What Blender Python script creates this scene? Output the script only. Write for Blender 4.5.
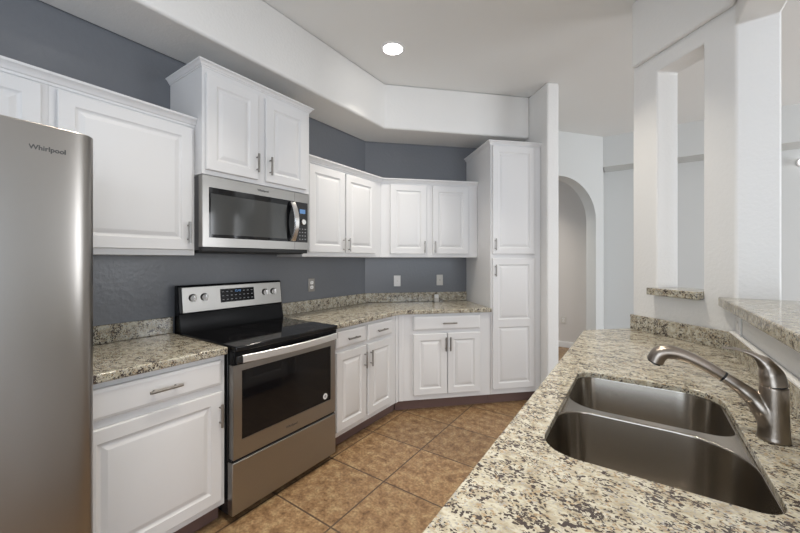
import bpy, bmesh, math, random
from mathutils import Vector, Matrix
from mathutils.geometry import tessellate_polygon

random.seed(7)
for o in list(bpy.data.objects):
    bpy.data.objects.remove(o, do_unlink=True)
SC = bpy.context.scene
COL = SC.collection
PI = math.pi
S2 = math.sqrt(0.5)

# ------------------------------------------------------------------ camera, world, lights, exposure
YAW = math.atan(240 / 350.0)
cam_d = bpy.data.cameras.new('camera')
cam_d.sensor_width = 36.0
cam_d.lens = 36.0 * 350.0 / 800.0
cam_d.shift_y = -6.5 / 800.0
cam_d.clip_start = 0.02
cam = bpy.data.objects.new('camera', cam_d)
cam.location = (0, 0, 1.36)
cam.rotation_euler = (PI / 2, 0, YAW)
COL.objects.link(cam)
SC.camera = cam

world = bpy.data.worlds.new('world')
SC.world = world
world.use_nodes = True
bg = world.node_tree.nodes['Background']
bg.inputs['Color'].default_value = (0.86, 0.93, 1.0, 1)
bg.inputs['Strength'].default_value = 0.8

SC.view_settings.view_transform = 'Standard'
SC.view_settings.look = 'None'
SC.view_settings.gamma = 1.0
SC.view_settings.use_curve_mapping = False
SC.view_settings.exposure = 0.0


def area_light(name, loc, rot, sx, sy, power, color):
    l = bpy.data.lights.new(name, 'AREA')
    l.shape = 'RECTANGLE'
    l.size = sx
    l.size_y = sy
    l.energy = power
    l.color = color
    o = bpy.data.objects.new(name, l)
    o.location = loc
    o.rotation_euler = rot
    COL.objects.link(o)
    return o


# daylight through the glazed doors behind the camera, and through the big windows of the living room, plus one added side fill
area_light('daylight_kitchen', (-0.55, -2.58, 1.15), (PI / 2, 0, 0), 1.9, 1.9, 46, (0.76, 0.87, 1.0))
area_light('daylight_dining', (2.6, -2.58, 1.35), (PI / 2, 0, 0), 3.2, 2.2, 66, (0.95, 0.95, 1.0))
area_light('added_side_fill', (5.02, -1.15, 1.30), (PI / 2, 0, PI / 2), 2.2, 2.0, 85, (0.74, 0.86, 1.0))  # added out of view to throw bluish light on the left wall
area_light('daylight_living', (5.02, 4.3, 1.45), (PI / 2, 0, PI / 2), 2.0, 2.2, 125, (0.93, 0.96, 1.0))
LAMP_POWER = 7.5
LAMP_COLOR = (1.0, 0.93, 0.82)
LAMP_SPREAD = math.radians(92)


# ------------------------------------------------------------------ materials
def new_mat(name):
    m = bpy.data.materials.new(name)
    m.use_nodes = True
    return m, m.node_tree, m.node_tree.nodes['Principled BSDF']


def setp(b, **k):
    for n, v in k.items():
        n = n.replace('_', ' ')
        if n == 'Base Color':
            v = (*v, 1) if len(v) == 3 else v
        b.inputs[n].default_value = v


def plain(name, col, rough=0.5, metal=0.0, spec=0.5, coat=0.0):
    m, t, b = new_mat(name)
    setp(b, Base_Color=col, Roughness=rough, Metallic=metal)
    b.inputs['Specular IOR Level'].default_value = spec
    b.inputs['Coat Weight'].default_value = coat
    return m


def N(t, kind, **props):
    n = t.nodes.new(kind)
    for k, v in props.items():
        setattr(n, k, v)
    return n


def bumped(m, t, b, scale, strength, dist=0.002, detail=3.0, coord='Object', stretch=None):
    tc = N(t, 'ShaderNodeTexCoord')
    nz = N(t, 'ShaderNodeTexNoise')
    nz.inputs['Scale'].default_value = scale
    nz.inputs['Detail'].default_value = detail
    src = tc.outputs[coord]
    if stretch:
        mp = N(t, 'ShaderNodeMapping')
        mp.inputs['Scale'].default_value = stretch
        t.links.new(src, mp.inputs['Vector'])
        src = mp.outputs['Vector']
    t.links.new(src, nz.inputs['Vector'])
    bp = N(t, 'ShaderNodeBump')
    bp.inputs['Strength'].default_value = strength
    bp.inputs['Distance'].default_value = dist
    t.links.new(nz.outputs['Fac'], bp.inputs['Height'])
    t.links.new(bp.outputs['Normal'], b.inputs['Normal'])
    return nz


def paint(name, col, rough=0.6, bump=0.25, scale=90, dist=0.002, spec=0.35):
    m, t, b = new_mat(name)
    setp(b, Base_Color=col, Roughness=rough)
    b.inputs['Specular IOR Level'].default_value = spec
    bumped(m, t, b, scale, bump, dist)
    return m


def ramp(t, stops, interp='LINEAR'):
    r = N(t, 'ShaderNodeValToRGB')
    cr = r.color_ramp
    cr.interpolation = interp
    while len(cr.elements) < len(stops):
        cr.elements.new(0.5)
    for e, (p, c) in zip(cr.elements, stops):
        e.position = p
        e.color = (*c, 1)
    return r


def mixc(t, fac, a, bb, blend='MIX'):
    m = N(t, 'ShaderNodeMix', data_type='RGBA', blend_type=blend)
    if isinstance(fac, float):
        m.inputs[0].default_value = fac
    else:
        t.links.new(fac, m.inputs[0])
    for sock, v in ((m.inputs[6], a), (m.inputs[7], bb)):
        if isinstance(v, tuple):
            sock.default_value = (*v, 1)
        else:
            t.links.new(v, sock)
    return m.outputs[2]


def granite(name):
    m, t, b = new_mat(name)
    tc = N(t, 'ShaderNodeTexCoord')
    mp = N(t, 'ShaderNodeMapping')
    mp.inputs['Rotation'].default_value = (0.3, 0.2, 0.5)
    mp.inputs['Scale'].default_value = (1.0, 1.35, 1.2)
    t.links.new(tc.outputs['Object'], mp.inputs['Vector'])
    # domain warp so that the flecks are ragged
    wn = N(t, 'ShaderNodeTexNoise')
    wn.inputs['Scale'].default_value = 110
    wn.inputs['Detail'].default_value = 2
    t.links.new(mp.outputs['Vector'], wn.inputs['Vector'])
    sc = N(t, 'ShaderNodeVectorMath', operation='SCALE')
    sc.inputs['Scale'].default_value = 0.009
    t.links.new(wn.outputs['Color'], sc.inputs[0])
    ad = N(t, 'ShaderNodeVectorMath', operation='ADD')
    t.links.new(mp.outputs['Vector'], ad.inputs[0])
    t.links.new(sc.outputs[0], ad.inputs[1])
    V = ad.outputs[0]

    def noise(scale, detail=3, rough=0.6, off=0):
        n = N(t, 'ShaderNodeTexNoise')
        n.inputs['Scale'].default_value = scale
        n.inputs['Detail'].default_value = detail
        n.inputs['Roughness'].default_value = rough
        if off:
            o = N(t, 'ShaderNodeVectorMath', operation='ADD')
            o.inputs[1].default_value = (off, off * 1.7, -off)
            t.links.new(V, o.inputs[0])
            t.links.new(o.outputs[0], n.inputs['Vector'])
        else:
            t.links.new(V, n.inputs['Vector'])
        return n.outputs['Fac']

    def vor(scale):
        v = N(t, 'ShaderNodeTexVoronoi')
        v.inputs['Scale'].default_value = scale
        t.links.new(V, v.inputs['Vector'])
        s = N(t, 'ShaderNodeSeparateColor')
        t.links.new(v.outputs['Color'], s.inputs[0])
        return s.outputs

    def mask(a, c, w, lo, hi):
        # a + w*(c-0.5) thresholded
        ma = N(t, 'ShaderNodeMath', operation='MULTIPLY_ADD')
        t.links.new(c, ma.inputs[0])
        ma.inputs[1].default_value = w
        t.links.new(a, ma.inputs[2])
        mr = N(t, 'ShaderNodeMapRange')
        mr.inputs['From Min'].default_value = lo + w * 0.5
        mr.inputs['From Max'].default_value = hi + w * 0.5
        t.links.new(ma.outputs[0], mr.inputs['Value'])
        return mr.outputs[0]

    base = ramp(t, [(0.28, (0.22, 0.18, 0.125)), (0.43, (0.41, 0.365, 0.27)), (0.60, (0.55, 0.52, 0.425))])
    t.links.new(noise(40, 4), base.inputs[0])
    col = base.outputs[0]
    va = vor(170)
    vb = vor(260)
    clus = noise(17, 3, 0.55, 3.1)
    clus2 = noise(22, 3, 0.55, 7.7)
    # ochre and grey grains
    col = mixc(t, mask(va[2], clus2, 1.2, 0.86, 0.92), col, (0.36, 0.27, 0.17))
    col = mixc(t, mask(vb[2], clus, -0.8, 0.84, 0.92), col, (0.34, 0.33, 0.31))
    # dark brown-black flecks in loose clusters
    col = mixc(t, mask(va[0], clus, 2.5, 0.84, 0.92), col, (0.062, 0.048, 0.044))
    col = mixc(t, mask(vb[1], clus2, 1.6, 0.91, 0.95), col, (0.06, 0.050, 0.046))
    t.links.new(col, b.inputs['Base Color'])
    setp(b, Roughness=0.12)
    b.inputs['Specular IOR Level'].default_value = 0.5
    return m


def floor_tile(name):
    m, t, b = new_mat(name)
    tc = N(t, 'ShaderNodeTexCoord')
    mp = N(t, 'ShaderNodeMapping')
    T = 0.447
    mp.inputs['Location'].default_value = (1.297 + 10 * T, -2.163 + 10 * T, 0)
    t.links.new(tc.outputs['Object'], mp.inputs['Vector'])
    br = N(t, 'ShaderNodeTexBrick')
    br.offset = 0.0
    br.squash = 1.0
    br.inputs['Scale'].default_value = 1.0
    br.inputs['Mortar Size'].default_value = 0.0052
    br.inputs['Mortar Smooth'].default_value = 0.1
    br.inputs['Brick Width'].default_value = T
    br.inputs['Row Height'].default_value = T
    br.inputs['Color1'].default_value = (0.0, 0.0, 0.0, 1)
    br.inputs['Color2'].default_value = (1, 1, 1, 1)
    br.inputs['Mortar'].default_value = (0.5, 0.5, 0.5, 1)
    t.links.new(mp.outputs['Vector'], br.inputs['Vector'])
    n1 = N(t, 'ShaderNodeTexNoise')
    n1.inputs['Scale'].default_value = 17
    n1.inputs['Detail'].default_value = 6
    n1.inputs['Roughness'].default_value = 0.62
    t.links.new(tc.outputs['Object'], n1.inputs['Vector'])
    n2 = N(t, 'ShaderNodeTexNoise')
    n2.inputs['Scale'].default_value = 70
    n2.inputs['Detail'].default_value = 4
    t.links.new(tc.outputs['Object'], n2.inputs['Vector'])
    r1 = ramp(t, [(0.30, (0.135, 0.077, 0.037)), (0.48, (0.248, 0.151, 0.077)), (0.66, (0.35, 0.25, 0.135))])
    t.links.new(n1.outputs['Fac'], r1.inputs[0])
    r2 = ramp(t, [(0.36, (0.72, 0.70, 0.68)), (0.62, (1.1, 1.1, 1.1))])
    t.links.new(n2.outputs['Fac'], r2.inputs[0])
    c = mixc(t, 1.0, r1.outputs[0], r2.outputs[0], 'MULTIPLY')
    tv = ramp(t, [(0.0, (0.88, 0.87, 0.86)), (1.0, (1.08, 1.07, 1.05))])
    t.links.new(br.outputs['Color'], tv.inputs[0])
    c = mixc(t, 1.0, c, tv.outputs[0], 'MULTIPLY')
    c = mixc(t, br.outputs['Fac'], c, (0.085, 0.055, 0.035))
    t.links.new(c, b.inputs['Base Color'])
    setp(b, Roughness=0.38)
    b.inputs['Specular IOR Level'].default_value = 0.4
    inv = N(t, 'ShaderNodeMath', operation='SUBTRACT')
    inv.inputs[0].default_value = 1.0
    t.links.new(br.outputs['Fac'], inv.inputs[1])
    add = N(t, 'ShaderNodeMath', operation='MULTIPLY_ADD')
    t.links.new(n1.outputs['Fac'], add.inputs[0])
    add.inputs[1].default_value = 0.5
    t.links.new(inv.outputs[0], add.inputs[2])
    bp = N(t, 'ShaderNodeBump')
    bp.inputs['Strength'].default_value = 0.35
    bp.inputs['Distance'].default_value = 0.003
    t.links.new(add.outputs[0], bp.inputs['Height'])
    t.links.new(bp.outputs['Normal'], b.inputs['Normal'])
    return m


def brushed(name, col, rough, stretch, aniso=0.4, bump=0.05):
    m, t, b = new_mat(name)
    setp(b, Base_Color=col, Roughness=rough, Metallic=1.0)
    tc = N(t, 'ShaderNodeTexCoord')
    mp = N(t, 'ShaderNodeMapping')
    mp.inputs['Scale'].default_value = stretch
    t.links.new(tc.outputs['Object'], mp.inputs['Vector'])
    nz = N(t, 'ShaderNodeTexNoise')
    nz.inputs['Scale'].default_value = 6
    nz.inputs['Detail'].default_value = 3
    t.links.new(mp.outputs['Vector'], nz.inputs['Vector'])
    mr = N(t, 'ShaderNodeMapRange')
    mr.inputs['To Min'].default_value = rough * 0.93
    mr.inputs['To Max'].default_value = rough * 1.08
    t.links.new(nz.outputs['Fac'], mr.inputs['Value'])
    t.links.new(mr.outputs[0], b.inputs['Roughness'])
    bp = N(t, 'ShaderNodeBump')
    bp.inputs['Strength'].default_value = bump
    bp.inputs['Distance'].default_value = 0.0006
    t.links.new(nz.outputs['Fac'], bp.inputs['Height'])
    t.links.new(bp.outputs['Normal'], b.inputs['Normal'])
    return m


M = {}
M['cab'] = paint('white_cabinet_paint', (0.70, 0.695, 0.695), 0.38, 0.04, 60)
M['slate'] = paint('slate_wall_paint', (0.148, 0.156, 0.172), 0.32, 0.6, 40, 0.0028, 0.65)
M['white'] = paint('white_wall_paint', (0.76, 0.75, 0.73), 0.6, 0.3, 60, 0.005)
M['ceil'] = paint('ceiling_paint', (0.80, 0.80, 0.785), 0.7, 0.2, 60)
M['grey'] = paint('pale_grey_wall_paint', (0.63, 0.64, 0.63), 0.65, 0.2, 60)
M['hall'] = paint('beige_hall_paint', (0.66, 0.635, 0.615), 0.65, 0.2, 60)
M['trim'] = plain('white_trim_paint', (0.80, 0.80, 0.80), 0.4)
M['granite'] = granite('speckled_granite')
M['tile'] = floor_tile('brown_floor_tile')
M['steel'] = brushed('brushed_steel', (0.37, 0.36, 0.345), 0.33, (1.0, 1.0, 260), bump=0.004)
M['steel_v'] = brushed('brushed_steel_upright', (0.34, 0.322, 0.302), 0.30, (200, 200, 0.8), bump=0.003)
M['sinksteel'] = brushed('sink_steel', (0.39, 0.355, 0.31), 0.20, (2, 2, 120), bump=0.004)
M['bright'] = plain('polished_steel', (0.78, 0.77, 0.76), 0.24, 1.0)
M['satin'] = plain('satin_steel', (0.80, 0.79, 0.78), 0.42, 1.0)
M['nickel'] = plain('satin_nickel', (0.30, 0.285, 0.265), 0.34, 1.0)
M['faucet'] = plain('warm_brushed_nickel', (0.30, 0.26, 0.222), 0.30, 1.0)
M['blackglass'] = plain('black_glass', (0.006, 0.006, 0.007), 0.05, 0.0, 0.36)
M['blackgloss'] = plain('black_gloss_enamel', (0.006, 0.006, 0.007), 0.22, 0.0, 0.12)
M['black'] = plain('black_enamel', (0.012, 0.012, 0.013), 0.25)
M['blackmatte'] = plain('black_plastic', (0.018, 0.018, 0.019), 0.5)
M['dark'] = plain('dark_gap', (0.01, 0.01, 0.01), 0.7)
M['darkgrey'] = plain('dark_grey_metal', (0.10, 0.10, 0.105), 0.4, 0.3)
M['mwwin'] = plain('microwave_mesh_glass', (0.040, 0.041, 0.040), 0.09, 0.0, 0.6)
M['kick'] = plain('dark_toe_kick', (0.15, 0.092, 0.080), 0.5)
M['plate'] = plain('white_plastic', (0.80, 0.79, 0.78), 0.35)
M['ivory'] = plain('ivory_plastic', (0.62, 0.60, 0.56), 0.4)
M['print'] = plain('grey_print', (0.30, 0.30, 0.31), 0.5)
M['ring'] = plain('burner_print', (0.05, 0.05, 0.053), 0.25)
M['logo'] = plain('dark_logo', (0.06, 0.06, 0.06), 0.4)
M['slot'] = plain('outlet_slot', (0.05, 0.05, 0.05), 0.6)
M['top_strip'] = plain('plain_white', (0.85, 0.84, 0.82), 0.4)


def emitter(name, col, strength):
    m, t, b = new_mat(name)
    setp(b, Base_Color=(0.02, 0.02, 0.02))
    b.inputs['Emission Color'].default_value = (*col, 1)
    b.inputs['Emission Strength'].default_value = strength
    return m


M['lens'] = emitter('lit_lamp_lens', (1, 0.97, 0.92), 14)
M['lamp'] = emitter('lit_wall_lamp_shade', (1, 0.98, 0.95), 2.5)
M['lcd'] = emitter('blue_display', (0.18, 0.42, 0.85), 0.55)


# ------------------------------------------------------------------ mesh helpers
class MB:
    def __init__(self):
        self.bm = bmesh.new()

    def face(self, vs):
        try:
            return self.bm.faces.new(vs)
        except ValueError:
            return None

    def box(self, x0, x1, y0, y1, z0, z1):
        v = [self.bm.verts.new(p) for p in ((x0, y0, z0), (x1, y0, z0), (x1, y1, z0), (x0, y1, z0),
                                            (x0, y0, z1), (x1, y0, z1), (x1, y1, z1), (x0, y1, z1))]
        for f in ((0, 3, 2, 1), (4, 5, 6, 7), (0, 1, 5, 4), (1, 2, 6, 5), (2, 3, 7, 6), (3, 0, 4, 7)):
            self.face([v[i] for i in f])
        return self

    def prism(self, poly, z0, z1):
        a = [self.bm.verts.new((x, y, z0)) for x, y in poly]
        b = [self.bm.verts.new((x, y, z1)) for x, y in poly]
        n = len(poly)
        self.face(a[::-1])
        self.face(b)
        for i in range(n):
            j = (i + 1) % n
            self.face([a[i], a[j], b[j], b[i]])
        return self

    def holed(self, outer, holes, z0, z1, walls=True):
        polys = [[Vector((x, y, 0)) for x, y in outer]] + [[Vector((x, y, 0)) for x, y in h] for h in holes]
        tris = tessellate_polygon(polys)
        flat = [p for pl in polys for p in pl]
        top = [self.bm.verts.new((p.x, p.y, z1)) for p in flat]
        if z0 is None:
            for t in tris:
                self.face([top[i] for i in t])
            return self
        bot = [self.bm.verts.new((p.x, p.y, z0)) for p in flat]
        for t in tris:
            self.face([top[i] for i in t])
            self.face([bot[i] for i in reversed(t)])
        k = 0
        for pl in polys:
            n = len(pl)
            for i in range(n):
                j = (i + 1) % n
                self.face([bot[k + i], bot[k + j], top[k + j], top[k + i]])
            k += n
        return self

    def loft(self, rings, cap0=True, cap1=True, closed=True):
        R = [[self.bm.verts.new(p) for p in r] for r in rings]
        n = len(R[0])
        for a, b in zip(R, R[1:]):
            for i in range(n if closed else n - 1):
                j = (i + 1) % n
                self.face([a[i], a[j], b[j], b[i]])
        if cap0:
            self.face(R[0][::-1])
        if cap1:
            self.face(R[-1])
        return self

    def lathe(self, prof, center=(0, 0, 0), axis='z', n=32):
        rings = []
        for r, h in prof:
            ring = []
            for k in range(n):
                a = 2 * PI * k / n
                p = (r * math.cos(a), r * math.sin(a), h)
                if axis == 'y':
                    p = (p[0], -p[2], p[1])       # h grows towards -y (outwards)
                elif axis == 'x':
                    p = (p[2], p[0], p[1])
                ring.append((p[0] + center[0], p[1] + center[1], p[2] + center[2]))
            rings.append(ring)
        return self.loft(rings)

    def tube(self, path, radii, n=20, squash=None):
        pts = [Vector(p) for p in path]
        rings = []
        up = Vector((0, 1, 0))
        for i, p in enumerate(pts):
            a = pts[max(i - 1, 0)]
            b = pts[min(i + 1, len(pts) - 1)]
            d = (b - a).normalized()
            s = up - d * up.dot(d)
            if s.length < 1e-4:
                s = Vector((1, 0, 0)) - d * d.x
            s.normalize()
            w = d.cross(s).normalized()
            r = radii[i] if isinstance(radii, (list, tuple)) else radii
            q = squash[i] if squash else 1.0
            rings.append([tuple(p + s * (r * math.cos(2 * PI * k / n)) + w * (r * q * math.sin(2 * PI * k / n))) for k in range(n)])
        return self.loft(rings)

    def sweep(self, path, prof, pre=None, post=None):
        """profile (out, z) swept along a plan polyline; outward = right-hand side of travel"""
        P = [Vector(p) for p in path]
        rings = []
        for i, p in enumerate(P):
            a = P[i - 1] if i > 0 else (Vector(pre) if pre else None)
            b = P[i + 1] if i < len(P) - 1 else (Vector(post) if post else None)
            da = (p - a).normalized() if a is not None else None
            db = (b - p).normalized() if b is not None else None
            na = Vector((da.y, -da.x)) if da is not None else None
            nb = Vector((db.y, -db.x)) if db is not None else None
            if na is None:
                m = nb
            elif nb is None:
                m = na
            else:
                m = (na + nb)
                m = m / m.length
                m = m / max(m.dot(na), 0.2)
            rings.append([(p.x + m.x * o, p.y + m.y * o, z) for o, z in prof])
        return self.loft(rings)

    def fuse(self):
        """weld touching blocks into one solid: drop the paired inner faces, merge the seams"""
        seen = {}
        for f in self.bm.faces:
            c = f.calc_center_median()
            seen.setdefault((round(c.x, 4), round(c.y, 4), round(c.z, 4)), []).append(f)
        kill = [f for fs in seen.values() if len(fs) == 2 for f in fs]
        bmesh.ops.delete(self.bm, geom=kill, context='FACES_ONLY')
        bmesh.ops.remove_doubles(self.bm, verts=self.bm.verts, dist=1e-4)
        bmesh.ops.dissolve_limit(self.bm, angle_limit=0.01, verts=self.bm.verts, edges=self.bm.edges)
        return self

    def transform(self, mat):
        bmesh.ops.transform(self.bm, matrix=mat, verts=self.bm.verts)
        return self

    def build(self, name, mat, parent=None, bevel=0.0, seg=2, smooth=30):
        bmesh.ops.recalc_face_normals(self.bm, faces=self.bm.faces)
        me = bpy.data.meshes.new(name)
        self.bm.to_mesh(me)
        self.bm.free()
        me.materials.append(mat)
        for p in me.polygons:
            p.use_smooth = True
        try:
            me.set_sharp_from_angle(angle=math.radians(smooth))
        except Exception:
            pass
        o = bpy.data.objects.new(name, me)
        COL.objects.link(o)
        if parent is not None:
            o.parent = parent
        if bevel > 0:
            md = o.modifiers.new('bevel', 'BEVEL')
            md.width = bevel
            md.segments = seg
            md.limit_method = 'ANGLE'
            md.angle_limit = math.radians(35)
            md.harden_normals = False
        return o


def thing(name, label, cat, loc=(0, 0, 0), rotz=0.0, group=None):
    o = bpy.data.objects.new(name, None)
    o.empty_display_size = 0.1
    COL.objects.link(o)
    o.location = loc
    o.rotation_euler = (0, 0, rotz)
    return tag(o, label, cat, group)


def tag(o, label, cat, group=None):
    o['label'] = label
    o['category'] = cat
    if group:
        o['group'] = group
    return o


def struct(o):
    o['kind'] = 'structure'
    return o


def text_mesh(name, body, size, mat, parent, loc, rot=(PI / 2, 0, 0), depth=0.0006, xscale=1.0, bold=0.0):
    c = bpy.data.curves.new('tmp_text', 'FONT')
    c.body = body
    c.size = size
    c.align_x = 'CENTER'
    c.align_y = 'CENTER'
    c.extrude = depth
    c.offset = bold
    c.resolution_u = 3
    tmp = bpy.data.objects.new('tmp_text', c)
    COL.objects.link(tmp)
    bpy.context.view_layer.update()
    me = bpy.data.meshes.new_from_object(tmp)
    bpy.data.objects.remove(tmp, do_unlink=True)
    me.name = name
    me.materials.clear()
    me.materials.append(mat)
    o = bpy.data.objects.new(name, me)
    COL.objects.link(o)
    o.parent = parent
    o.location = loc
    o.rotation_euler = rot
    o.scale = (xscale, 1, 1)
    return o


def TC(t, c):
    """plan point from the 45-degree frame: t along the back wall, c towards it"""
    return ((t - c) * S2, (t + c) * S2)


def rrect(x0, x1, y0, y1, radii, n=8):
    """rounded rectangle, counter-clockwise; radii order: (x0,y0),(x1,y0),(x1,y1),(x0,y1)"""
    if not isinstance(radii, (list, tuple)):
        radii = [radii] * 4
    pts = []
    for (cx, cy, a0), r in zip(((x0, y0, PI), (x1, y0, 1.5 * PI), (x1, y1, 0), (x0, y1, 0.5 * PI)), radii):
        ox = cx + (r if cx == x0 else -r)
        oy = cy + (r if cy == y0 else -r)
        for k in range(n + 1):
            a = a0 + 0.5 * PI * k / n
            pts.append((ox + r * math.cos(a), oy + r * math.sin(a)))
    return pts


def catmull(pts, vals, sub=6):
    P = [Vector(p) for p in pts]
    out, ov = [], []
    n = len(P)
    for i in range(n - 1):
        p0, p1, p2, p3 = P[max(i - 1, 0)], P[i], P[i + 1], P[min(i + 2, n - 1)]
        for k in range(sub):
            t = k / sub
            out.append(0.5 * ((2 * p1) + (p2 - p0) * t + (2 * p0 - 5 * p1 + 4 * p2 - p3) * t * t + (3 * p1 - p0 - 3 * p2 + p3) * t ** 3))
            s = t * t * (3 - 2 * t)
            ov.append(tuple(a * (1 - s) + b * s for a, b in zip(vals[i], vals[i + 1])))
    out.append(P[-1])
    ov.append(vals[-1])
    return out, ov


# ------------------------------------------------------------------ the setting
XW = -2.38           # left wall
CW = 3.68            # back wall (45 degrees)
ZC = 3.02            # ceiling
YB = -2.60           # wall behind the camera
corner = (XW, CW / S2 + XW)

struct(MB().box(-4.2, 5.1, YB - 0.1, 7.0, -0.08, 0).build('floor', M['tile']))
struct(MB().box(-4.2, 5.1, YB - 0.1, 7.0, ZC, ZC + 0.08).build('ceiling', M['ceil']))
k_ = 0.12
struct(MB().prism([(XW, YB), corner, (corner[0] - 0.02, corner[1] + k_), (XW - k_, corner[1] + k_), (XW - k_, YB)], 0, ZC).build('wall_left', M['slate']))
struct(MB().prism([corner, TC(1.95, CW), TC(1.95, CW + k_), (corner[0] - 0.02, corner[1] + k_)], 0, ZC).build('wall_back', M['slate']))
struct(MB().prism([TC(1.95, 2.96), TC(2.072, 2.96), TC(2.072, CW + k_), TC(1.95, CW + k_)], 0, ZC).build('wall_wing', M['white'], bevel=0.012, seg=3))
# dropped soffit over the cabinets
ZS = 2.60
XS, CS = -1.98, 3.263
sc_corner = (XS, CS / S2 + XS)
struct(MB().prism([(XW, YB), (XS, YB), sc_corner, TC(1.95, CS), TC(1.95, CW), corner], ZS, ZC).build('ceiling_soffit', M['white'], bevel=0.018, seg=4))

# pass-through wall (45 degrees) with its narrow opening, and the bar wall
TA, TB = 1.92, 2.075
XB, XB2 = 0.385, 0.541
YJ = TA / S2 - XB        # corner of the two walls
C0, C1 = 1.975, None
wa = MB()
cK = (XB, YJ)
pR = [TC(TA, 1.53), cK, (XB2, YJ), (XB2, TB / S2 - XB2), TC(TB, 1.53)]
pM = [TC(TA, 1.80), TC(TA, 1.53), TC(TB, 1.53), TC(TB, 1.80)]
pL = [TC(TA, C0), TC(TA, 1.80), TC(TB, 1.80), TC(TB, C0)]
YE = 0.40                # near end of the half wall: a walkway opens behind it
pS = [(XB, YE), (XB2, YE), (XB2, YJ), (XB, YJ)]
pH = [(XB, YB), (XB2, YB), (XB2, YE), (XB, YE)]
for poly, levels in ((pR, ((0, 1.126), (1.126, 1.1495), (1.1495, 2.505), (2.505, ZC))), (pM, ((0, 1.126), (1.126, 1.1495), (2.505, ZC))),
                     (pL, ((0, 1.126), (1.126, 1.1495), (1.1495, 2.505), (2.505, ZC))), (pS, ((0, 1.126), (2.505, ZC))), (pH, ((2.505, ZC),))):
    for za, zb in levels:
        wa.prism(poly, za, zb)
wa.fuse()
struct(wa.build('wall_pass_through', M['white'], bevel=0.010, seg=3))
# beam face standing slightly proud above both openings
tb = TA - 0.03
kx = XB - 0.03
struct(MB().prism([TC(tb, 1.955), (kx, tb / S2 - kx), (kx, YB), (XB, YB), cK, TC(TA, 1.955)], 2.60, ZC).build('wall_beam', M['white'], bevel=0.012, seg=3))

# living room and hall beyond
P0 = Vector((-0.849, 4.879))
dA = Vector((0.61113, 0.79153)).normalized()
nA = Vector((-dA.y, dA.x))


def arch_wall():
    b = MB()
    u0, u1, zsp = -0.57, 0.594, 1.89
    r = (u1 - u0) / 2
    um = (u0 + u1) / 2
    pts = [(-1.6, 0), (u0, 0), (u0, zsp)]
    for k in range(1, 24):
        a = PI - PI * k / 24
        pts.append((um + r * math.cos(a), zsp + (2.445 - zsp) * math.sin(a)))
    pts += [(u1, zsp), (u1, 0), (0.716, 0), (0.716, ZC), (-1.6, ZC)]
    polys = tessellate_polygon([[Vector((x, z, 0)) for x, z in pts]])
    fr = [b.bm.verts.new((P0.x + dA.x * u, P0.y + dA.y * u, z)) for u, z in pts]
    bk = [b.bm.verts.new((P0.x + dA.x * u + nA.x * 0.16, P0.y + dA.y * u + nA.y * 0.16, z)) for u, z in pts]
    for t in polys:
        b.face([fr[i] for i in t])
        b.face([bk[i] for i in reversed(t)])
    n = len(pts)
    for i in range(n):
        j = (i + 1) % n
        b.face([fr[i], fr[j], bk[j], bk[i]])
    return struct(b.build('wall_arch', M['grey']))


arch_wall()
struct(MB().box(-0.55, -0.428, 5.46, 5.80, 0, ZC).build('wall_return', M['grey']))
struct(MB().box(-0.55, 5.1, 5.80, 5.92, 0, ZC).build('wall_far', M['grey']))
struct(MB().box(-0.412, 5.0, 5.45, 5.80, 2.615, ZC).build('ceiling_soffit_living', M['grey']))
struct(MB().box(-4.2, -0.55, 5.95, 6.07, 0, ZC).build('wall_hall', M['hall']))
struct(MB().box(-4.2, -0.60, 5.935, 5.95, 0, 0.09).build('baseboard_hall', M['trim'], bevel=0.004))
# right-hand living-room wall with a wide window opening and an added one for fill light, wall behind the camera with glazed doors
wr = MB()
wr.box(5.0, 5.1, YB, -2.3, 0, ZC).box(5.0, 5.1, 0.0, 3.25, 0, ZC).box(5.0, 5.1, -2.3, 0.0, 0, 0.25).box(5.0, 5.1, -2.3, 0.0, 2.35, ZC).box(5.0, 5.1, 5.35, 5.8, 0, ZC).box(5.0, 5.1, 3.25, 5.35, 0, 0.3).box(5.0, 5.1, 3.25, 5.35, 2.6, ZC)
struct(wr.build('wall_right', M['grey']))
wb = MB()
wb.box(XW - k_, -1.55, YB - 0.1, YB, 0, ZC).box(0.45, 0.95, YB - 0.1, YB, 0, ZC).box(4.25, 5.1, YB - 0.1, YB, 0, ZC).box(0.95, 4.25, YB - 0.1, YB, 2.5, ZC).box(0.95, 4.25, YB - 0.1, YB, 0, 0.2).box(-1.55, 0.45, YB - 0.1, YB, 2.3, ZC).box(-1.55, 0.45, YB - 0.1, YB, 0, 0.2)
struct(wb.build('wall_behind', M['white']))


def window_frame(name, p0, p1, z0, z1, n, axis):
    b = MB()
    w = 0.05
    a0, a1 = p0, p1

    def bx(u0, u1, za, zb):
        if axis == 'x':
            b.box(u0, u1, YB - 0.04, YB - 0.005, za, zb)
        else:
            b.box(5.005, 5.04, u0, u1, za, zb)
    bx(a0, a1, z0, z0 + w)
    bx(a0, a1, z1 - w, z1)
    for k in range(n + 1):
        u = a0 + (a1 - a0 - w) * k / n
        bx(u, u + w, z0 + w, z1 - w)
    return struct(b.build(name, M['trim']))


window_frame('window_1', -1.55, 0.45, 0.2, 2.3, 2, 'x')
window_frame('window_2', 3.25, 5.35, 0.3, 2.6, 2, 'y')
window_frame('window_added', -2.3, 0.0, 0.25, 2.35, 2, 'y')  # unseen window, added to go with the side fill light
window_frame('window_3', 0.95, 4.25, 0.2, 2.5, 3, 'x')


# ------------------------------------------------------------------ cabinet parts (local frame: x right, y into the wall, z up; face frame at y = 0)
DT = 0.020


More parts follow.
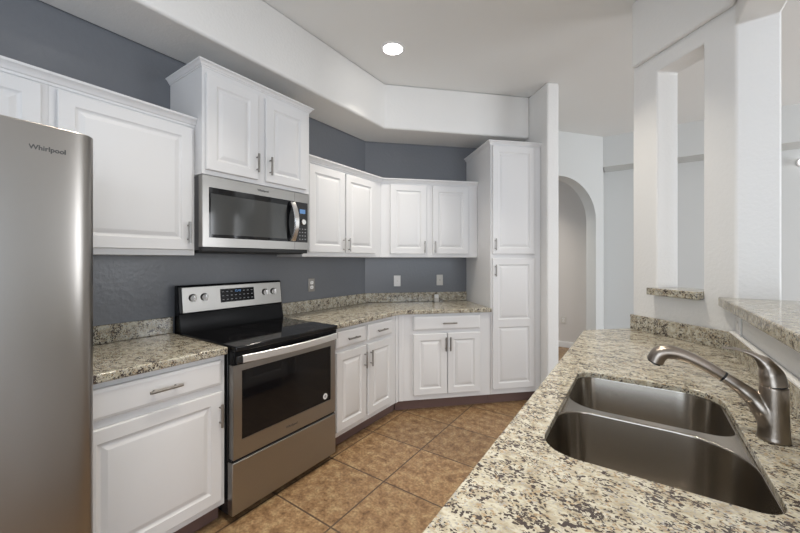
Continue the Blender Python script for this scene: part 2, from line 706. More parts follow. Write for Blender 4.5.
def panel_door(parent, x0, x1, z0, z1, splits=None, fw=0.056, name='door'):
    """raised-panel door; splits = heights where a mid rail divides it"""
    b = MB()
    e = 0.004
    yb, yf = -0.001, -DT
    # sides
    ring = lambda i, y: [(x0 + i, y, z0 + i), (x1 - i, y, z0 + i), (x1 - i, y, z1 - i), (x0 + i, y, z1 - i)]
    b.loft([ring(0, yb), ring(0, yf + e), ring(e * 0.35, yf + e * 0.35), ring(e, yf)], True, False)
    zs = [z0] + list(splits or []) + [z1]
    for k in range(len(zs) - 1):
        a, c = zs[k], zs[k + 1]
        ob = (e if k == 0 else 0.0)
        ot = (e if k == len(zs) - 2 else 0.0)
        fb = fw if k == 0 else fw * 0.62
        ft = fw if k == len(zs) - 2 else fw * 0.62
        prof = [(0, 0.0), (0.006, 0.005), (0.012, 0.0075), (0.016, 0.0075), (0.034, 0.0008), (0.038, 0.0)]
        rings = [[(x0 + e, yf, a + ob), (x1 - e, yf, a + ob), (x1 - e, yf, c - ot), (x0 + e, yf, c - ot)]]
        for i, dpt in prof:
            rings.append([(x0 + fw + i, yf + dpt, a + fb + i), (x1 - fw - i, yf + dpt, a + fb + i),
                          (x1 - fw - i, yf + dpt, c - ft - i), (x0 + fw + i, yf + dpt, c - ft - i)])
        b.loft(rings, False, True)
    bmesh.ops.remove_doubles(b.bm, verts=b.bm.verts, dist=1e-5)
    return b.build(name, M['cab'], parent, smooth=12)


def drawer_front(parent, x0, x1, z0, z1):
    b = MB()
    ring = lambda i, y: [(x0 + i, y, z0 + i), (x1 - i, y, z0 + i), (x1 - i, y, z1 - i), (x0 + i, y, z1 - i)]
    b.loft([ring(0, -0.001), ring(0, -DT + 0.008), ring(0.004, -DT + 0.004), ring(0.012, -DT + 0.001), ring(0.016, -DT)])
    return b.build('drawer', M['cab'], parent, smooth=12)


def pull(parent, x, z, length=0.115, vertical=True):
    """bar pull with two posts, on a front at y = -DT"""
    b = MB()
    r = 0.0066
    y = -DT - 0.026
    h = length / 2
    if vertical:
        b.tube([(x, y, z - h), (x, y, z + h)], r, 12)
        for s in (-1, 1):
            b.tube([(x, -DT + 0.0005, z + s * h * 0.66), (x, y, z + s * h * 0.66)], 0.0042, 10)
    else:
        b.tube([(x - h, y, z), (x + h, y, z)], r, 12)
        for s in (-1, 1):
            b.tube([(x + s * h * 0.66, -DT + 0.0005, z), (x + s * h * 0.66, y, z)], 0.0042, 10)
    return b.build('pull_handle', M['nickel'], parent)


CROWN = [(0.0, 0.0), (0.006, 0.0), (0.008, 0.010), (0.014, 0.013), (0.018, 0.022), (0.028, 0.034), (0.034, 0.037), (0.036, 0.040), (0.036, 0.048), (0.0, 0.048)]


def crown(parent, path, z, pre=None, post=None, scale=1.0):
    prof = [(o * scale, z + h * scale) for o, h in CROWN]
    return MB().sweep(path, prof, pre, post).build('crown_molding', M['cab'], parent, smooth=25)


LW = PI / 2       # rotation for things on the left wall
BW = PI / 4       # rotation for things on the back wall


def at_left(x, y):
    return (x, y, 0)


def at_back(t, c):
    return (*TC(t, c), 0)


ZU0, ZU1 = 1.386, 2.108       # wall cabinets
XU = -2.075                   # face frame of the wall cabinets, left wall
CU = 3.375                    # face frame of the wall cabinets, back wall
dU = XU - XW - 0.002
KW = 'white wall cabinets with raised-panel doors'
KB = 'white base cabinets under the granite worktops'

# over the fridge
t = thing('wall_cabinet', 'short white cabinet above the refrigerator at the left frame edge', 'cabinet', at_left(XU, -0.54), LW, KW)
MB().box(0, 0.9205, 0, dU, 1.80, ZU1).build('carcass', M['cab'], t, 0.001)
for a, c, hx in ((0.02, 0.448, 0.41), (0.46, 0.898, 0.50)):
    d = panel_door(t, a, c, 1.825, 2.095)
    pull(d, hx, 1.89)
crown(t, [(0.0, 0.0), (0.9207, 0.0)], ZU1 - 0.004)

# left of the microwave
t = thing('wall_cabinet', 'wide single-door white wall cabinet between refrigerator and microwave', 'cabinet', at_left(XU, 0.381), LW, KW)
MB().box(0, 0.592, 0, dU, ZU0, ZU1).build('carcass', M['cab'], t, 0.001)
d = panel_door(t, 0.025, 0.576, 1.416, 2.093)
pull(d, 0.548, 1.512)
crown(t, [(0.0, 0.0), (0.592, 0.0)], ZU1 - 0.004)

# tall cabinet above the microwave
XM = -1.992
t = thing('wall_cabinet', 'taller, deeper two-door white cabinet standing proud directly above the microwave', 'cabinet', at_left(XM, 0.974), LW, KW)
dM = XM - XW - 0.002
MB().box(0, 0.757, 0, dM, 1.838, 2.432).build('carcass', M['cab'], t, 0.001)
d = panel_door(t, 0.016, 0.335, 1.863, 2.398)
pull(d, 0.335 - 0.014, 1.962)
d = panel_door(t, 0.389, 0.720, 1.863, 2.398)
pull(d, 0.389 + 0.026, 1.962)
crown(t, [(0.0, dM), (0.0, 0.0), (0.757, 0.0), (0.757, dM)], 2.430, scale=0.72)

# right of the microwave, up to the wall corner
yc = CU / S2 + XU
t = thing('wall_cabinet', 'two-door white wall cabinet right of the microwave, angled into the corner', 'cabinet', at_left(XU, 1.737), LW, KW)
L = yc - 1.737
k45 = dU * math.tan(PI / 8)
MB().prism([(0, 0), (L - 0.001, 0), (L - 0.001 + k45, dU), (0, dU)], ZU0, ZU1).build('carcass', M['cab'], t, 0.001)
d = panel_door(t, 0.052, 0.440, 1.420, 2.091)
pull(d, 0.418, 1.488)
d = panel_door(t, 0.456, 0.850, 1.420, 2.091)
pull(d, 0.478, 1.488)
crown(t, [(0.0, 0.0), (L, 0.0)], ZU1 - 0.004, post=(L + S2, -S2))

# back wall pair
tc0 = (XU + yc) * S2
t = thing('wall_cabinet', 'two-door white wall cabinet on the back wall beside the tall pantry', 'cabinet', at_back(tc0, CU), BW, KW)
L2 = 1.432 - tc0
MB().prism([(0.001, 0), (L2, 0), (L2, CW - CU - 0.002), (0.001 - k45, CW - CU - 0.002)], ZU0, ZU1).build('carcass', M['cab'], t, 0.001)
o_ = tc0
d = panel_door(t, 0.530 - o_, 0.893 - o_, 1.420, 2.108 - 0.012)
pull(d, 0.872 - o_, 1.488)
d = panel_door(t, 0.957 - o_, 1.330 - o_, 1.420, 2.096)
pull(d, 0.978 - o_, 1.488)
crown(t, [(0.0, 0.0), (L2, 0.0)], ZU1 - 0.004, pre=(-S2, -S2))

# tall pantry
CP = 3.068
t = thing('pantry_cabinet', 'tall narrow white pantry cabinet at the end of the back wall', 'cabinet', at_back(1.434, CP), BW)
WP = 0.514
dP = CW - CP - 0.002
MB().box(0, WP, 0, dP, 0.10, 2.452).build('carcass', M['cab'], t, 0.001)
MB().box(0.0, WP, 0.055, 0.075, 0.0, 0.10).build('toe_kick', M['kick'], t)
d = panel_door(t, 0.016, 0.446, 1.416, 2.430)
pull(d, 0.038, 1.505, 0.11)
d = panel_door(t, 0.016, 0.446, 0.150, 1.374, splits=[0.767])
pull(d, 0.038, 1.262, 0.11)
crown(t, [(0.0, dP), (0.0, 0.0), (WP, 0.0)], 2.440, scale=0.8)

# ------------------------------------------------------------------ base cabinets
XF = -1.777
CF = 3.068
ZB0, ZB1 = 0.10, 0.876


def base_carcass(t, poly_top, kick):
    MB().prism(poly_top, ZB0, ZB1).build('carcass', M['cab'], t, 0.001)
    MB().box(*kick, 0.0, ZB0).build('toe_kick', M['kick'], t)


dB = XF - XW - 0.002
t = thing('base_cabinet', 'white base cabinet between refrigerator and range, one drawer over one door', 'cabinet', at_left(XF, 0.380), LW, KB)
base_carcass(t, [(0, 0), (0.601, 0), (0.601, dB), (0, dB)], (0.0, 0.601, 0.06, 0.08))
d = drawer_front(t, 0.022, 0.580, 0.724, 0.850)
pull(d, 0.318, 0.787, 0.13, False)
d = panel_door(t, 0.022, 0.580, 0.135, 0.690)
pull(d, 0.566, 0.575)

yb = CF / S2 + XF
t = thing('base_cabinet', 'white base cabinet right of the range, two small drawers over two doors', 'cabinet', at_left(XF, 1.735), LW, KB)
L = yb - 1.735
kb = dB * math.tan(PI / 8)
MB().prism([(0, 0), (L - 0.001, 0), (L - 0.001 + kb, dB), (0, dB)], ZB0, ZB1).build('carcass', M['cab'], t, 0.001)
MB().box(0.0, L + 0.02, 0.06, 0.08, 0.0, ZB0).build('toe_kick', M['kick'], t)
MB().box(L - 0.045, L - 0.003, -0.008, 0, ZB0, ZB1).build('filler_strip', M['cab'], t, 0.004)
o_ = 1.735
for a, c, hx in ((1.779, 2.098, 2.066), (2.126, 2.452, 2.158)):
    d = drawer_front(t, a - o_, c - o_, 0.728, 0.852)
    pull(d, (a + c) / 2 - o_, 0.787, 0.12, False)
    d = panel_door(t, a - o_, c - o_, 0.140, 0.698)
    pull(d, hx + (0.012 if hx < 2.1 else -0.010) - o_, 0.590, 0.125)

tb0 = (XF + yb) * S2
t = thing('base_cabinet', 'white base cabinet on the back wall, one wide drawer over two doors', 'cabinet', at_back(tb0, CF), BW, KB)
L2 = 1.432 - tb0
MB().prism([(0.001, 0), (L2, 0), (L2, CW - CF - 0.002), (0.001 - kb, CW - CF - 0.002)], ZB0, ZB1).build('carcass', M['cab'], t, 0.001)
MB().box(-0.02, L2, 0.055, 0.075, 0.0, ZB0).build('toe_kick', M['kick'], t)
MB().box(0.003, 0.045, -0.008, 0, ZB0, ZB1).build('filler_strip', M['cab'], t, 0.004)
d = drawer_front(t, 0.692 - tb0, 1.325 - tb0, 0.727, 0.855)
pull(d, 1.025 - tb0, 0.788, 0.13, False)
d = panel_door(t, 0.692 - tb0, 1.005 - tb0, 0.147, 0.694)
pull(d, 0.988 - tb0, 0.600, 0.125)
d = panel_door(t, 1.011 - tb0, 1.325 - tb0, 0.147, 0.694)
pull(d, 1.030 - tb0, 0.600, 0.125)

# peninsula base (its kitchen side, under the sink worktop)
t = thing('peninsula_cabinet', 'long white base cabinet carrying the peninsula worktop and sink', 'cabinet', (-0.265, 2.46, 0), -PI / 2)
MB().box(0, 2.03, 0, 0.018, 0.10, 0.872).box(0, 0.018, 0.018, 0.30, 0.10, 0.872).box(2.012, 2.03, 0.018, 0.645, 0.10, 0.872).build('carcass', M['cab'], t)
MB().box(0.05, 2.01, 0.06, 0.075, 0, 0.10).build('toe_kick', M['kick'], t)
for k in range(4):
    a = 0.03 + k * 0.495
    d = panel_door(t, a, a + 0.48, 0.135, 0.84)
    pull(d, a + (0.455 if k % 2 == 0 else 0.03), 0.70)

# ------------------------------------------------------------------ granite
ZG = 0.914
t = thing('countertop', 'granite worktop with backsplash between refrigerator and range', 'countertop')
MB().prism([(-1.742, 0.375), (-1.742, 0.982), (XW + 0.002, 0.982), (XW + 0.002, 0.375)], 0.877, ZG).build('slab', M['granite'], t, 0.006, 3)
MB().box(XW + 0.002, XW + 0.022, 0.375, 0.982, ZG + 0.0005, ZG + 0.098).build('backsplash', M['granite'], t, 0.003)

t = thing('countertop', 'granite worktop with backsplash running from range round the corner to pantry', 'countertop')
cx = 3.033
xg = -1.742
kin = (xg, cx / S2 + xg)
MB().prism([(xg, 1.733), kin, TC(1.431, cx), TC(1.431, CW - 0.002), (XW + 0.002, (CW - 0.002) / S2 + XW + 0.002), (XW + 0.002, 1.733)], 0.877, ZG).build('slab', M['granite'], t, 0.006, 3)
q0 = XW + 0.002
q1 = XW + 0.022
MB().prism([(q0, 1.733), (q1, 1.733), (q1, (CW - 0.022) / S2 + q1), TC(1.431, CW - 0.022), TC(1.431, CW - 0.002), (q0, (CW - 0.002) / S2 + q0)], ZG + 0.0005, ZG + 0.098).build('backsplash', M['granite'], t, 0.003)

# peninsula worktop with the sink cut-out
t = thing('countertop', 'speckled granite peninsula worktop in the foreground with sink cut-out', 'countertop')
xp = -0.295
cE = 1.978
e0 = (xp, cE / S2 + xp)
e1 = TC(TA - 0.002, cE)
xr = XB - 0.002
e2 = (xr, (TA - 0.002) / S2 - xr)
outer = [(xp, 0.41), (xr, 0.41), e2, e1, e0]


hole = rrect(-0.201, 0.219, 0.872, 1.578, (0.085, 0.050, 0.115, 0.060), 10)
b = MB().holed(outer, [hole], 0.893, ZG)
b.prism([(xp + 0.001, 0.411), (xp + 0.03, 0.411), (xp + 0.03, e0[1] + 0.02), (e0[0] + 0.0015, e0[1] - 0.001)], 0.874, 0.893)
b.build('slab', M['granite'], t, 0.003, 2)
ts = TA - 0.024
xs = XB - 0.024
MB().prism([TC(TA - 0.002, 1.972), TC(ts, 1.972), (xs, ts / S2 - xs), (xs, 0.41), (xr, 0.41), e2], ZG + 0.0005, ZG + 0.093).build('backsplash', M['granite'], t, 0.002)
MB().box(xs - 0.001, xr, 0.41, ts / S2 - xs, ZG + 0.0935, ZG + 0.099).build('white_strip', M['top_strip'], t)  # even white strip along the top of this backsplash

# raised bar and little sill
bar = MB().prism([(0.325, 0.36), (0.95, 0.36), (0.95, YJ - 0.003), (XB + 0.004, YJ - 0.003), (0.325, 2.366)], 1.1275, 1.175).build('bar_top', M['granite'], None, 0.006, 3)
tag(bar, 'raised granite bar top on the half wall right of the faucet', 'countertop')
sl = MB().prism([TC(1.868, 1.524), TC(1.917, 1.524), TC(1.917, 1.534), TC(2.10, 1.534), TC(2.10, 1.796), TC(1.917, 1.796), TC(1.917, 1.824), TC(1.868, 1.824)], 1.150, 1.192).build('window_sill', M['granite'], None, 0.004, 2)
tag(sl, 'short granite sill in the narrow pass-through opening', 'sill')


# ------------------------------------------------------------------ refrigerator
def fridge():
    t = thing('refrigerator', 'tall stainless steel refrigerator cut off by the left frame edge', 'refrigerator', at_left(-1.40, -0.53), LW)
    W = 0.8965
    MB().box(0.004, W - 0.004, 0.085, 0.90, 0.03, 1.735).build('cabinet_body', M['darkgrey'], t, 0.006)
    MB().box(0.02, W - 0.02, 0.10, 0.60, 0.0, 0.03).build('base_grille', M['blackmatte'], t)
    for x0, x1 in ((0.0, 0.444), (0.450, W)):
        b = MB()
        n = 14
        w = x1 - x0
        sec = []
        for k in range(n + 1):            # gently bowed front with rounded vertical edges
            u = k / n
            bow = 0.010 * (1 - (2 * u - 1) ** 2)
            sec.append((x0 + w * u, 0.014 - bow))
        pts = [(x0, 0.075)]
        m = 40
        for k in range(m + 1):            # flat-bowed front that rolls away over the last few centimetres
            u = k / m
            v = abs(2 * u - 1)
            pts.append((x0 + w * (0.5 - 0.5 * math.cos(PI * u)), 0.006 * math.cos(PI * u) ** 2 + 0.030 * abs(math.cos(PI * u)) ** 15))
        pts += [(x1, 0.075)]
        b.prism(pts, 0.06, 1.747)
        d = b.build('door', M['steel_v'], t, 0.003, 2, smooth=40)
        MB().box(x0 + 0.008, x1 - 0.008, 0.0755, 0.0845, 0.065, 1.742).build('gasket', M['blackmatte'], d)
        hx = x1 - 0.04 if x0 == 0 else x0 + 0.04
        MB().tube([(hx, -0.055, 0.75), (hx, -0.055, 1.50)], 0.012, 14).tube([(hx, 0.005, 0.80), (hx, -0.055, 0.80)], 0.008).tube([(hx, 0.005, 1.45), (hx, -0.055, 1.45)], 0.008).build('door_handle', M['bright'], d)
        if x0 > 0:
            text_mesh('brand_lettering', 'Whirlpool', 0.0185, M['logo'], d, (0.787, 0.0015, 1.677), depth=0.0008, bold=0.0005)


fridge()


# ------------------------------------------------------------------ range
def kitchen_range():
    t = thing('range', 'freestanding stainless and black electric range between the base cabinets', 'stove', at_left(-1.72, 0.991), LW)
    W = 0.738
    MB().box(0.0, W, 0.045, 0.62, 0.035, 0.888).build('oven_body', M['black'], t, 0.002)
    for x in (0.03, W - 0.05):
        for y in (0.10, 0.52):
            MB().box(x, x + 0.03, y, y + 0.03, 0, 0.035).build('foot', M['blackmatte'], t)
    # glass cooktop with a thick rounded front rim
    MB().prism([(0.002, -0.020), (0.010, -0.028), (W - 0.010, -0.028), (W - 0.002, -0.020), (W - 0.002, 0.56), (0.002, 0.56)], 0.889, 0.917).build('cooktop', M['blackglass'], t, 0.006, 3)
    MB().box(0.004, W - 0.004, -0.012, 0.044, 0.818, 0.8885).build('vent_strip', M['blackgloss'], t, 0.003)
    for bx, by, br in ((0.19, 0.13, 0.115), (0.56, 0.13, 0.09), (0.19, 0.40, 0.075), (0.56, 0.40, 0.10), (0.375, 0.43, 0.05)):
        b = MB()
        for r in (br, br * 0.6):
            rr = [[(bx + q * math.cos(2 * PI * k / 48), by + q * math.sin(2 * PI * k / 48), 0.9173) for k in range(48)] for q in (r - 0.0015, r + 0.0015)]
            b.loft(rr, False, False)
        b.build('burner_ring', M['ring'], t)
    # backguard
    bg_ = MB()
    prof = [(0.560, 0.917), (0.585, 1.028), (0.578, 1.034), (0.598, 1.192), (0.606, 1.202), (0.640, 1.202), (0.640, 0.889), (0.561, 0.889)]
    bg_.loft([[(x, y, z) for y, z in prof] for x in (0.0, W)])
    back = bg_.build('backguard', M['blackgloss'], t, 0.003)
    pf = MB()
    sect = [(0.576, 1.034), (0.5955, 1.190), (0.6005, 1.190), (0.581, 1.034)]
    pf.loft([[(x, y - 0.003, z) for y, z in sect] for x in (0.018, W - 0.008)])
    panel = pf.build('control_panel', M['steel'], t, 0.002)

    def py(z):
        return 0.573 + (z - 1.034) * 0.125
    for x in (0.080, 0.151, 0.590, 0.661):
        kn = MB()
        y = py(1.123)
        kn.lathe([(0.0215, -0.001), (0.0215, 0.007), (0.019, 0.012), (0.0, 0.012)], (x, y, 1.123), 'y', 28)
        k_o = kn.build('knob', M['nickel'], panel)
        MB().box(x - 0.0065, x + 0.0065, y - 0.032, y - 0.011, 1.103, 1.143).build('knob_grip', M['bright'], k_o, 0.002)
        MB().lathe([(0.0245, -0.001), (0.0245, 0.002), (0.0, 0.002)], (x, y, 1.123), 'y', 28).build('knob_skirt', M['black'], k_o)
    ds = MB()
    ds.loft([[(x, py(z) - o, z) for z, o in ((1.077, 0.002), (1.166, 0.002), (1.166, -0.002), (1.077, -0.002))] for x in (0.255, 0.500)])
    disp = ds.build('display_panel', M['blackgloss'], panel)
    text_mesh('clock_digits', '12:45', 0.021, M['lcd'], disp, (0.378, py(1.148) - 0.003, 1.148), (PI / 2 - 0.12, 0, 0), 0.0003)
    for i in range(3):
        for j in range(8):
            if i == 0 and 3 <= j <= 4:
                continue
            x = 0.272 + j * 0.030
            z = 1.147 - i * 0.026
            MB().box(x - 0.006, x + 0.006, py(z) - 0.0032, py(z) - 0.0015, z - 0.002, z + 0.002).build('touch_key', M['print'], disp)
    # oven door
    fr = MB()
    x0, x1, z0, z1 = 0.006, W - 0.006, 0.328, 0.814
    a0, a1, c0, c1 = 0.053, 0.692, 0.420, 0.781
    for (xa, xb, za, zb) in ((x0, a0, z0, z1), (a1, x1, z0, z1), (a0, a1, z0, c0), (a0, a1, c1, z1)):
        fr.box(xa, xb, 0.0, 0.042, za, zb)
    bmesh.ops.remove_doubles(fr.bm, verts=fr.bm.verts, dist=1e-5)
    door = fr.build('oven_door', M['steel'], t)
    MB().box(a0 - 0.002, a1 + 0.002, 0.004, 0.040, c0 - 0.002, c1 + 0.002).build('oven_window', M['blackglass'], door)
    # bowed flat handle
    n = 24
    rings = []
    for k in range(n + 1):
        u = k / n
        x = 0.040 + (W - 0.058) * u
        y = -0.030 - 0.030 * (1 - (2 * u - 1) ** 2)
        zc = 0.848
        rings.append([(x, y, zc - 0.021), (x, y - 0.005, zc - 0.017), (x, y - 0.005, zc + 0.017), (x, y, zc + 0.021), (x, y + 0.010, zc + 0.018), (x, y + 0.010, zc - 0.018)])
    hd = MB().loft(rings).build('door_handle', M['satin'], door, smooth=40)
    for x in (0.022, W - 0.030):
        MB().box(x - 0.012, x + 0.018, -0.034, 0.0, 0.828, 0.868).build('handle_bracket', M['black'], door, 0.004)
    st = MB().lathe([(0.019, 0.0), (0.019, 0.0008), (0.0, 0.0008)], (0.645, 0.0038, 0.455), 'y', 28).build('round_sticker', M['plate'], door)
    st['label'] = 'white round sticker'
    MB().lathe([(0.010, 0.0010), (0.010, 0.0014), (0.0, 0.0014)], (0.645, 0.0038, 0.455), 'y', 24).build('sticker_mark', M['print'], st)
    text_mesh('brand_lettering', 'Whirlpool', 0.020, M['logo'], door, (0.372, -0.0006, 0.372), depth=0.0006)
    # storage drawer
    MB().box(0.0, W, 0.0, 0.044, 0.042, 0.312).build('storage_drawer', M['steel'], t, 0.004, 3)
    MB().box(0.004, W - 0.004, 0.012, 0.044, 0.3125, 0.3275).build('drawer_gap', M['dark'], t)


kitchen_range()


# ------------------------------------------------------------------ microwave
def microwave():
    t = thing('microwave', 'stainless over-the-range microwave with black glass door above the stove', 'microwave', at_left(-1.985, 0.974), LW)
    W = 0.750
    z0, z1 = 1.412, 1.834
    MB().box(0.0, W, 0.046, 0.392, z0 + 0.004, z1).build('housing', M['darkgrey'], t, 0.003)
    MB().box(0.004, W - 0.004, 0.012, 0.045, z0 - 0.004, z0 + 0.0215).build('vent_strip', M['blackmatte'], t, 0.003)
    MB().box(0.01, W - 0.01, 0.05, 0.37, z0 - 0.010, z0 + 0.0035).build('vent_underside', M['blackmatte'], t, 0.003)
    x0, x1, g0, g1 = 0.034, 0.738, 1.486, 1.769
    fr = MB()
    zb, zt = z0 + 0.022, z1 - 0.002
    for xa, xb, za, zc in ((0.0, x0, zb, zt), (x1, W, zb, zt), (x0, x1, zb, g0), (x0, x1, g1, zt)):
        fr.box(xa, xb, 0.0, 0.045, za, zc)
    bmesh.ops.remove_doubles(fr.bm, verts=fr.bm.verts, dist=1e-5)
    door = fr.build('door', M['steel'], t)
    glass = MB().box(x0 - 0.001, x1 + 0.001, 0.003, 0.044, g0 - 0.001, g1 + 0.001).build('door_glass', M['blackglass'], door)
    MB().box(0.045, 0.560, 0.0015, 0.0035, 1.505, 1.735).build('viewing_window', M['mwwin'], glass)
    for za, zc in ((zb, g0), (g1, zt)):
        MB().box(0.622, 0.6235, -0.0006, 0.001, za, zc).build('door_seam', M['dark'], door)
    n = 20
    rings = []
    for k in range(n + 1):
        u = k / n
        z = 1.490 + 0.270 * u
        y = -0.014 - 0.042 * (1 - (2 * u - 1) ** 2)
        xm = 0.600
        rings.append([(xm - 0.019, y + 0.004, z), (xm - 0.014, y - 0.004, z), (xm + 0.014, y - 0.004, z), (xm + 0.019, y + 0.004, z), (xm + 0.014, y + 0.012, z), (xm - 0.014, y + 0.012, z)])
    MB().loft(rings).box(0.592, 0.608, -0.012, 0.004, 1.492, 1.512).box(0.592, 0.608, -0.012, 0.004, 1.738, 1.758).build('door_handle', M['bright'], door, smooth=40)
    cp = MB().box(0.640, 0.736, 0.001, 0.0028, 1.488, 1.767).build('control_panel', M['black'], door)
    MB().box(0.668, 0.716, -0.0002, 0.001, 1.690, 1.720).build('display', M['lcd'], cp)
    MB().lathe([(0.021, 0.0), (0.020, 0.012), (0.017, 0.016), (0.0, 0.016)], (0.694, 0.001, 1.630), 'y', 28).build('dial', M['bright'], cp)
    for i in range(4):
        for j in range(3):
            x = 0.668 + j * 0.024
            z = 1.580 - i * 0.024
            MB().box(x - 0.005, x + 0.005, -0.0002, 0.001, z - 0.003, z + 0.003).build('button', M['print'], cp)
    text_mesh('brand_lettering', 'Whirlpool', 0.019, M['logo'], door, (0.375, -0.0006, 1.801), depth=0.0005, bold=0.0005)


microwave()


# ------------------------------------------------------------------ sink
def sink():
    t = thing('sink', 'stainless double-bowl sink set under the granite cut-out', 'sink')
    zr = 0.8925

    def bowl(x0, x1, y0, y1, rad, depth, name='bowl'):
        rings = []
        prof = [(0.0, 0.0), (0.0012, 0.0015), (0.0022, 0.006), (0.010, depth - 0.045), (0.020, depth - 0.022), (0.036, depth - 0.006), (0.060, depth)]
        for i, dz in prof:
            rr = [max(r - i * 0.6, 0.02) for r in rad]
            rings.append([(x, y, zr - dz) for x, y in rrect(x0 + i, x1 - i, y0 + i, y1 - i, rr, 8)])
        b = MB()
        b.loft(rings, False, True)
        o = b.build(name, M['sinksteel'], t, smooth=60)
        md = o.modifiers.new('solid', 'SOLIDIFY')
        md.thickness = 0.0015
        md.offset = 1.0
        cx_, cy_ = (x0 + x1) / 2, (y0 + y1) / 2
        zb = zr - depth
        dr = MB().lathe([(0.056, 0.0005), (0.056, 0.003), (0.046, 0.003), (0.040, 0.0012), (0.0, 0.0012)], (cx_, cy_, zb), 'z', 32).build('drain', M['bright'], o)
        return rrect(x0, x1, y0, y1, rad, 8)
    h1 = bowl(-0.205, 0.220, 0.880, 1.216, (0.050, 0.060, 0.140, 0.085), 0.20)
    h2 = bowl(-0.205, 0.214, 1.244, 1.600, (0.100, 0.055, 0.110, 0.060), 0.17)
    MB().holed(rrect(-0.228, 0.244, 0.850, 1.625, 0.06, 8), [h1, h2], None, zr).build('rim', M['sinksteel'], t)


sink()


def faucet():
    bx, by = 0.273, 1.238
    t = thing('faucet', 'brushed nickel pull-out kitchen faucet standing behind the sink', 'faucet', (bx, by, ZG))
    z = lambda v: v - ZG
    P, R = catmull([(0.0, 0, z(0.930)), (-0.004, 0, z(0.955)), (-0.018, 0, z(0.985)), (-0.040, 0, z(1.0135)), (-0.066, 0, z(1.036)), (-0.0925, 0, z(1.0545))],
                   [(0.0262,), (0.0268,), (0.0250,), (0.0192,), (0.0155,), (0.0137,)])
    cast = MB().lathe([(0.0310, 0.0005), (0.0308, 0.006), (0.0297, 0.012), (0.0287, 0.03), (0.0272, 0.08), (0.0267, 0.134), (0.0, 0.134)])
    cast.tube(P, [r[0] for r in R], 24)
    body = cast.build('body_and_spout', M['faucet'], t, smooth=60)
    md = body.modifiers.new('weld', 'REMESH')
    md.mode = 'VOXEL'
    md.voxel_size = 0.0016
    md.use_smooth_shade = True
    md = body.modifiers.new('blend', 'SMOOTH')
    md.factor = 0.5
    md.iterations = 14
    P, R = catmull([(-0.093, 0, z(1.055)), (-0.129, 0, z(1.0765)), (-0.170, 0, z(1.0955)), (-0.205, 0, z(1.1015)), (-0.227, 0, z(1.093)), (-0.238, 0, z(1.070))],
                   [(0.0137,), (0.0150,), (0.0165,), (0.0190,), (0.0210,), (0.0205,)])
    sp = MB().tube(P, [r[0] for r in R], 24).build('spray_head', M['faucet'], t, smooth=60)
    MB().lathe([(0.0142, -0.0025), (0.0142, 0.0025)], n=24).transform(Matrix.Translation((-0.0928, 0, z(1.0547))) @ Matrix.Rotation(math.radians(-58), 4, 'Y')).build('joint_ring', M['black'], sp)
    d = MB().lathe([(0.0160, 0.0), (0.0160, -0.004), (0.0, -0.004)], n=24)
    d.transform(Matrix.Translation((-0.2385, 0, z(1.0695))) @ Matrix.Rotation(math.radians(25), 4, 'Y')).build('spray_nozzle', M['blackmatte'], sp)
    P, R = catmull([(0.0, 0, 0.1365), (-0.004, 0, 0.161), (-0.015, 0, 0.187), (-0.037, 0, 0.206), (-0.066, 0, 0.2155), (-0.094, 0, 0.216)],
                   [(0.0264, 1.0), (0.0245, 1.0), (0.0180, 0.9), (0.0115, 0.6), (0.0080, 0.45), (0.0055, 0.4)])
    MB().tube(P, [r[0] for r in R], 24, [r[1] for r in R]).build('handle_lever', M['faucet'], t, smooth=60)
    MB().lathe([(0.0240, 0.1342), (0.0240, 0.1364)]).build('seam_ring', M['black'], t)


faucet()


# ------------------------------------------------------------------ outlets and switch plates
def plate(label, loc, rotz, mat, kind='duplex', cat='outlet', group='electrical wall plates'):
    t = thing('wall_outlet' if kind != 'switch' else 'light_switch', label, cat, loc, rotz, group)
    p = MB().box(-0.036, 0.036, -0.006, 0, -0.058, 0.058).build('cover_plate', mat, t, 0.004, 2)
    if kind == 'duplex':
        for s in (-1, 1):
            r = MB()
            r.prism([(x, z) for x, z in rrect(-0.017, 0.017, -0.014, 0.014, 0.010, 4)], 0.006, 0.0085)
            r.transform(Matrix.Translation((0, 0, s * 0.020)) @ Matrix.Rotation(PI / 2, 4, 'X'))
            ro = r.build('receptacle', M['plate'], t)
            MB().box(-0.007, -0.005, -0.0092, -0.008, s * 0.020 - 0.005, s * 0.020 + 0.005).box(0.005, 0.007, -0.0092, -0.008, s * 0.020 - 0.005, s * 0.020 + 0.005).build('slot', M['slot'], ro)
    elif kind == 'gfci':
        r = MB().box(-0.0165, 0.0165, -0.009, -0.005, -0.034, 0.034).build('receptacle', M['plate'], t, 0.001)
        MB().box(-0.007, 0.007, -0.0105, -0.0085, -0.004, 0.004).build('test_button', M['ivory'], r)
    else:
        r = MB().box(-0.0165, 0.0165, -0.0085, -0.005, -0.034, 0.034).build('rocker', mat, t, 0.001)
        MB().box(-0.003, 0.003, -0.0105, -0.0080, -0.004, 0.004).build('toggle_mark', M['slot'], r)
    return t


plate('metal-framed duplex outlet on the slate wall just right of the range', (XW + 0.0005, 2.093, 1.141), LW, M['nickel'], 'duplex')
plate('bright white outlet on the back wall, left of the two there', (*TC(0.655, CW - 0.0005), 1.137), BW, M['plate'], 'gfci')
plate('ivory wall plate on the back wall nearest the pantry', (*TC(1.126, CW - 0.0005), 1.142), BW, M['ivory'], 'switch', 'switch')
plate('white wall plate under the raised bar above the backsplash', (XB - 0.0005, 2.235, 1.070), -PI / 2, M['trim'], 'gfci')
plate('beige outlet low on the hall wall seen through the arch', (-0.985, 5.9495, 0.425), 0, M['ivory'], 'duplex')

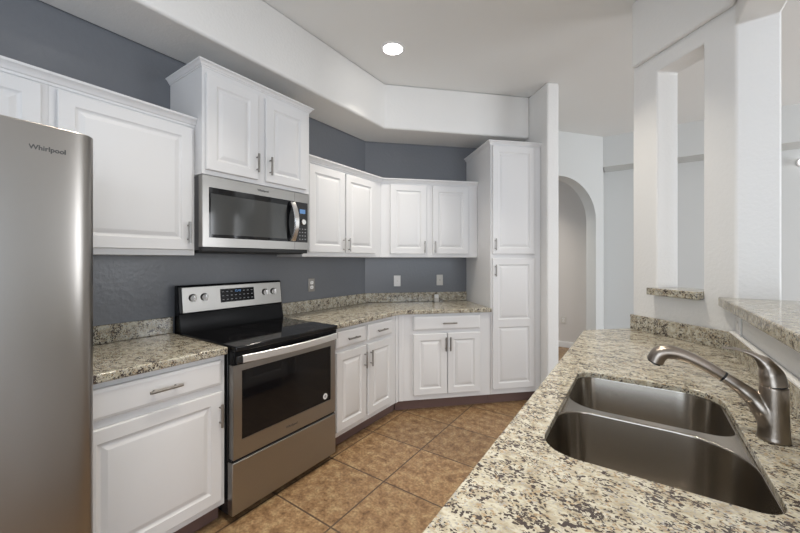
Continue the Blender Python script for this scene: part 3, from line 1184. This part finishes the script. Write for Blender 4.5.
# small white object against the backsplash
t = thing('small_box', 'tiny white two-tone box standing on the granite against the backsplash', 'box', (*TC(1.07, CW - 0.062), ZG + 0.0005), BW)
MB().box(-0.024, 0.024, -0.018, 0.018, 0, 0.040).build('box_body', M['ivory'], t, 0.003)
MB().box(-0.022, 0.022, -0.016, 0.016, 0.0405, 0.075).build('box_lid', M['plate'], t, 0.003)


# ------------------------------------------------------------------ recessed ceiling lights
def downlight(x, y, label, power=None):
    t = thing('recessed_light', label, 'ceiling light', (x, y, ZC), 0, 'recessed ceiling lights')
    MB().lathe([(0.074, -0.0005), (0.098, -0.0005), (0.098, -0.004), (0.090, -0.008), (0.076, -0.006), (0.074, -0.0005)], n=40).build('trim_ring', M['trim'], t, smooth=40)
    MB().lathe([(0.0735, -0.001), (0.0735, -0.004), (0.0, -0.004)], n=40).build('lens', M['lens'], t)
    l = bpy.data.lights.new('lamp_light', 'AREA')
    l.shape = 'DISK'
    l.size = 0.14
    l.energy = power or LAMP_POWER
    l.color = LAMP_COLOR
    l.spread = LAMP_SPREAD
    o = bpy.data.objects.new('lamp_light', l)
    o.location = (0, 0, -0.012)
    o.parent = t
    COL.objects.link(o)


downlight(-1.60, 2.235, 'lit recessed ceiling light near the soffit corner')
downlight(-0.475, 2.235, 'lit recessed ceiling light above the peninsula end, just above the frame')
downlight(-1.20, 0.75, 'lit recessed ceiling light in front of the range')
downlight(-0.45, 0.75, 'lit recessed ceiling light over the sink')
downlight(-0.95, -0.9, 'lit recessed ceiling light behind the camera')

downlight(-1.55, 5.15, 'added unseen ceiling light brightening the hall behind the arch', 14.0)  # lamp added out of view to brighten the hall wall

# wall lamp glimpsed over the bar
t = thing('wall_lamp', 'small bright wall lamp on the far living-room wall at the right frame edge', 'lamp', (1.50, 5.799, 2.455), 0)
MB().lathe([(0.045, 0.0), (0.045, 0.015), (0.02, 0.03), (0.0, 0.03)], axis='y').build('back_plate', M['trim'], t)
MB().lathe([(0.0, 0.03), (0.025, 0.04), (0.042, 0.055), (0.025, 0.07), (0.0, 0.08)], axis='y').build('shade', M['lamp'], t)
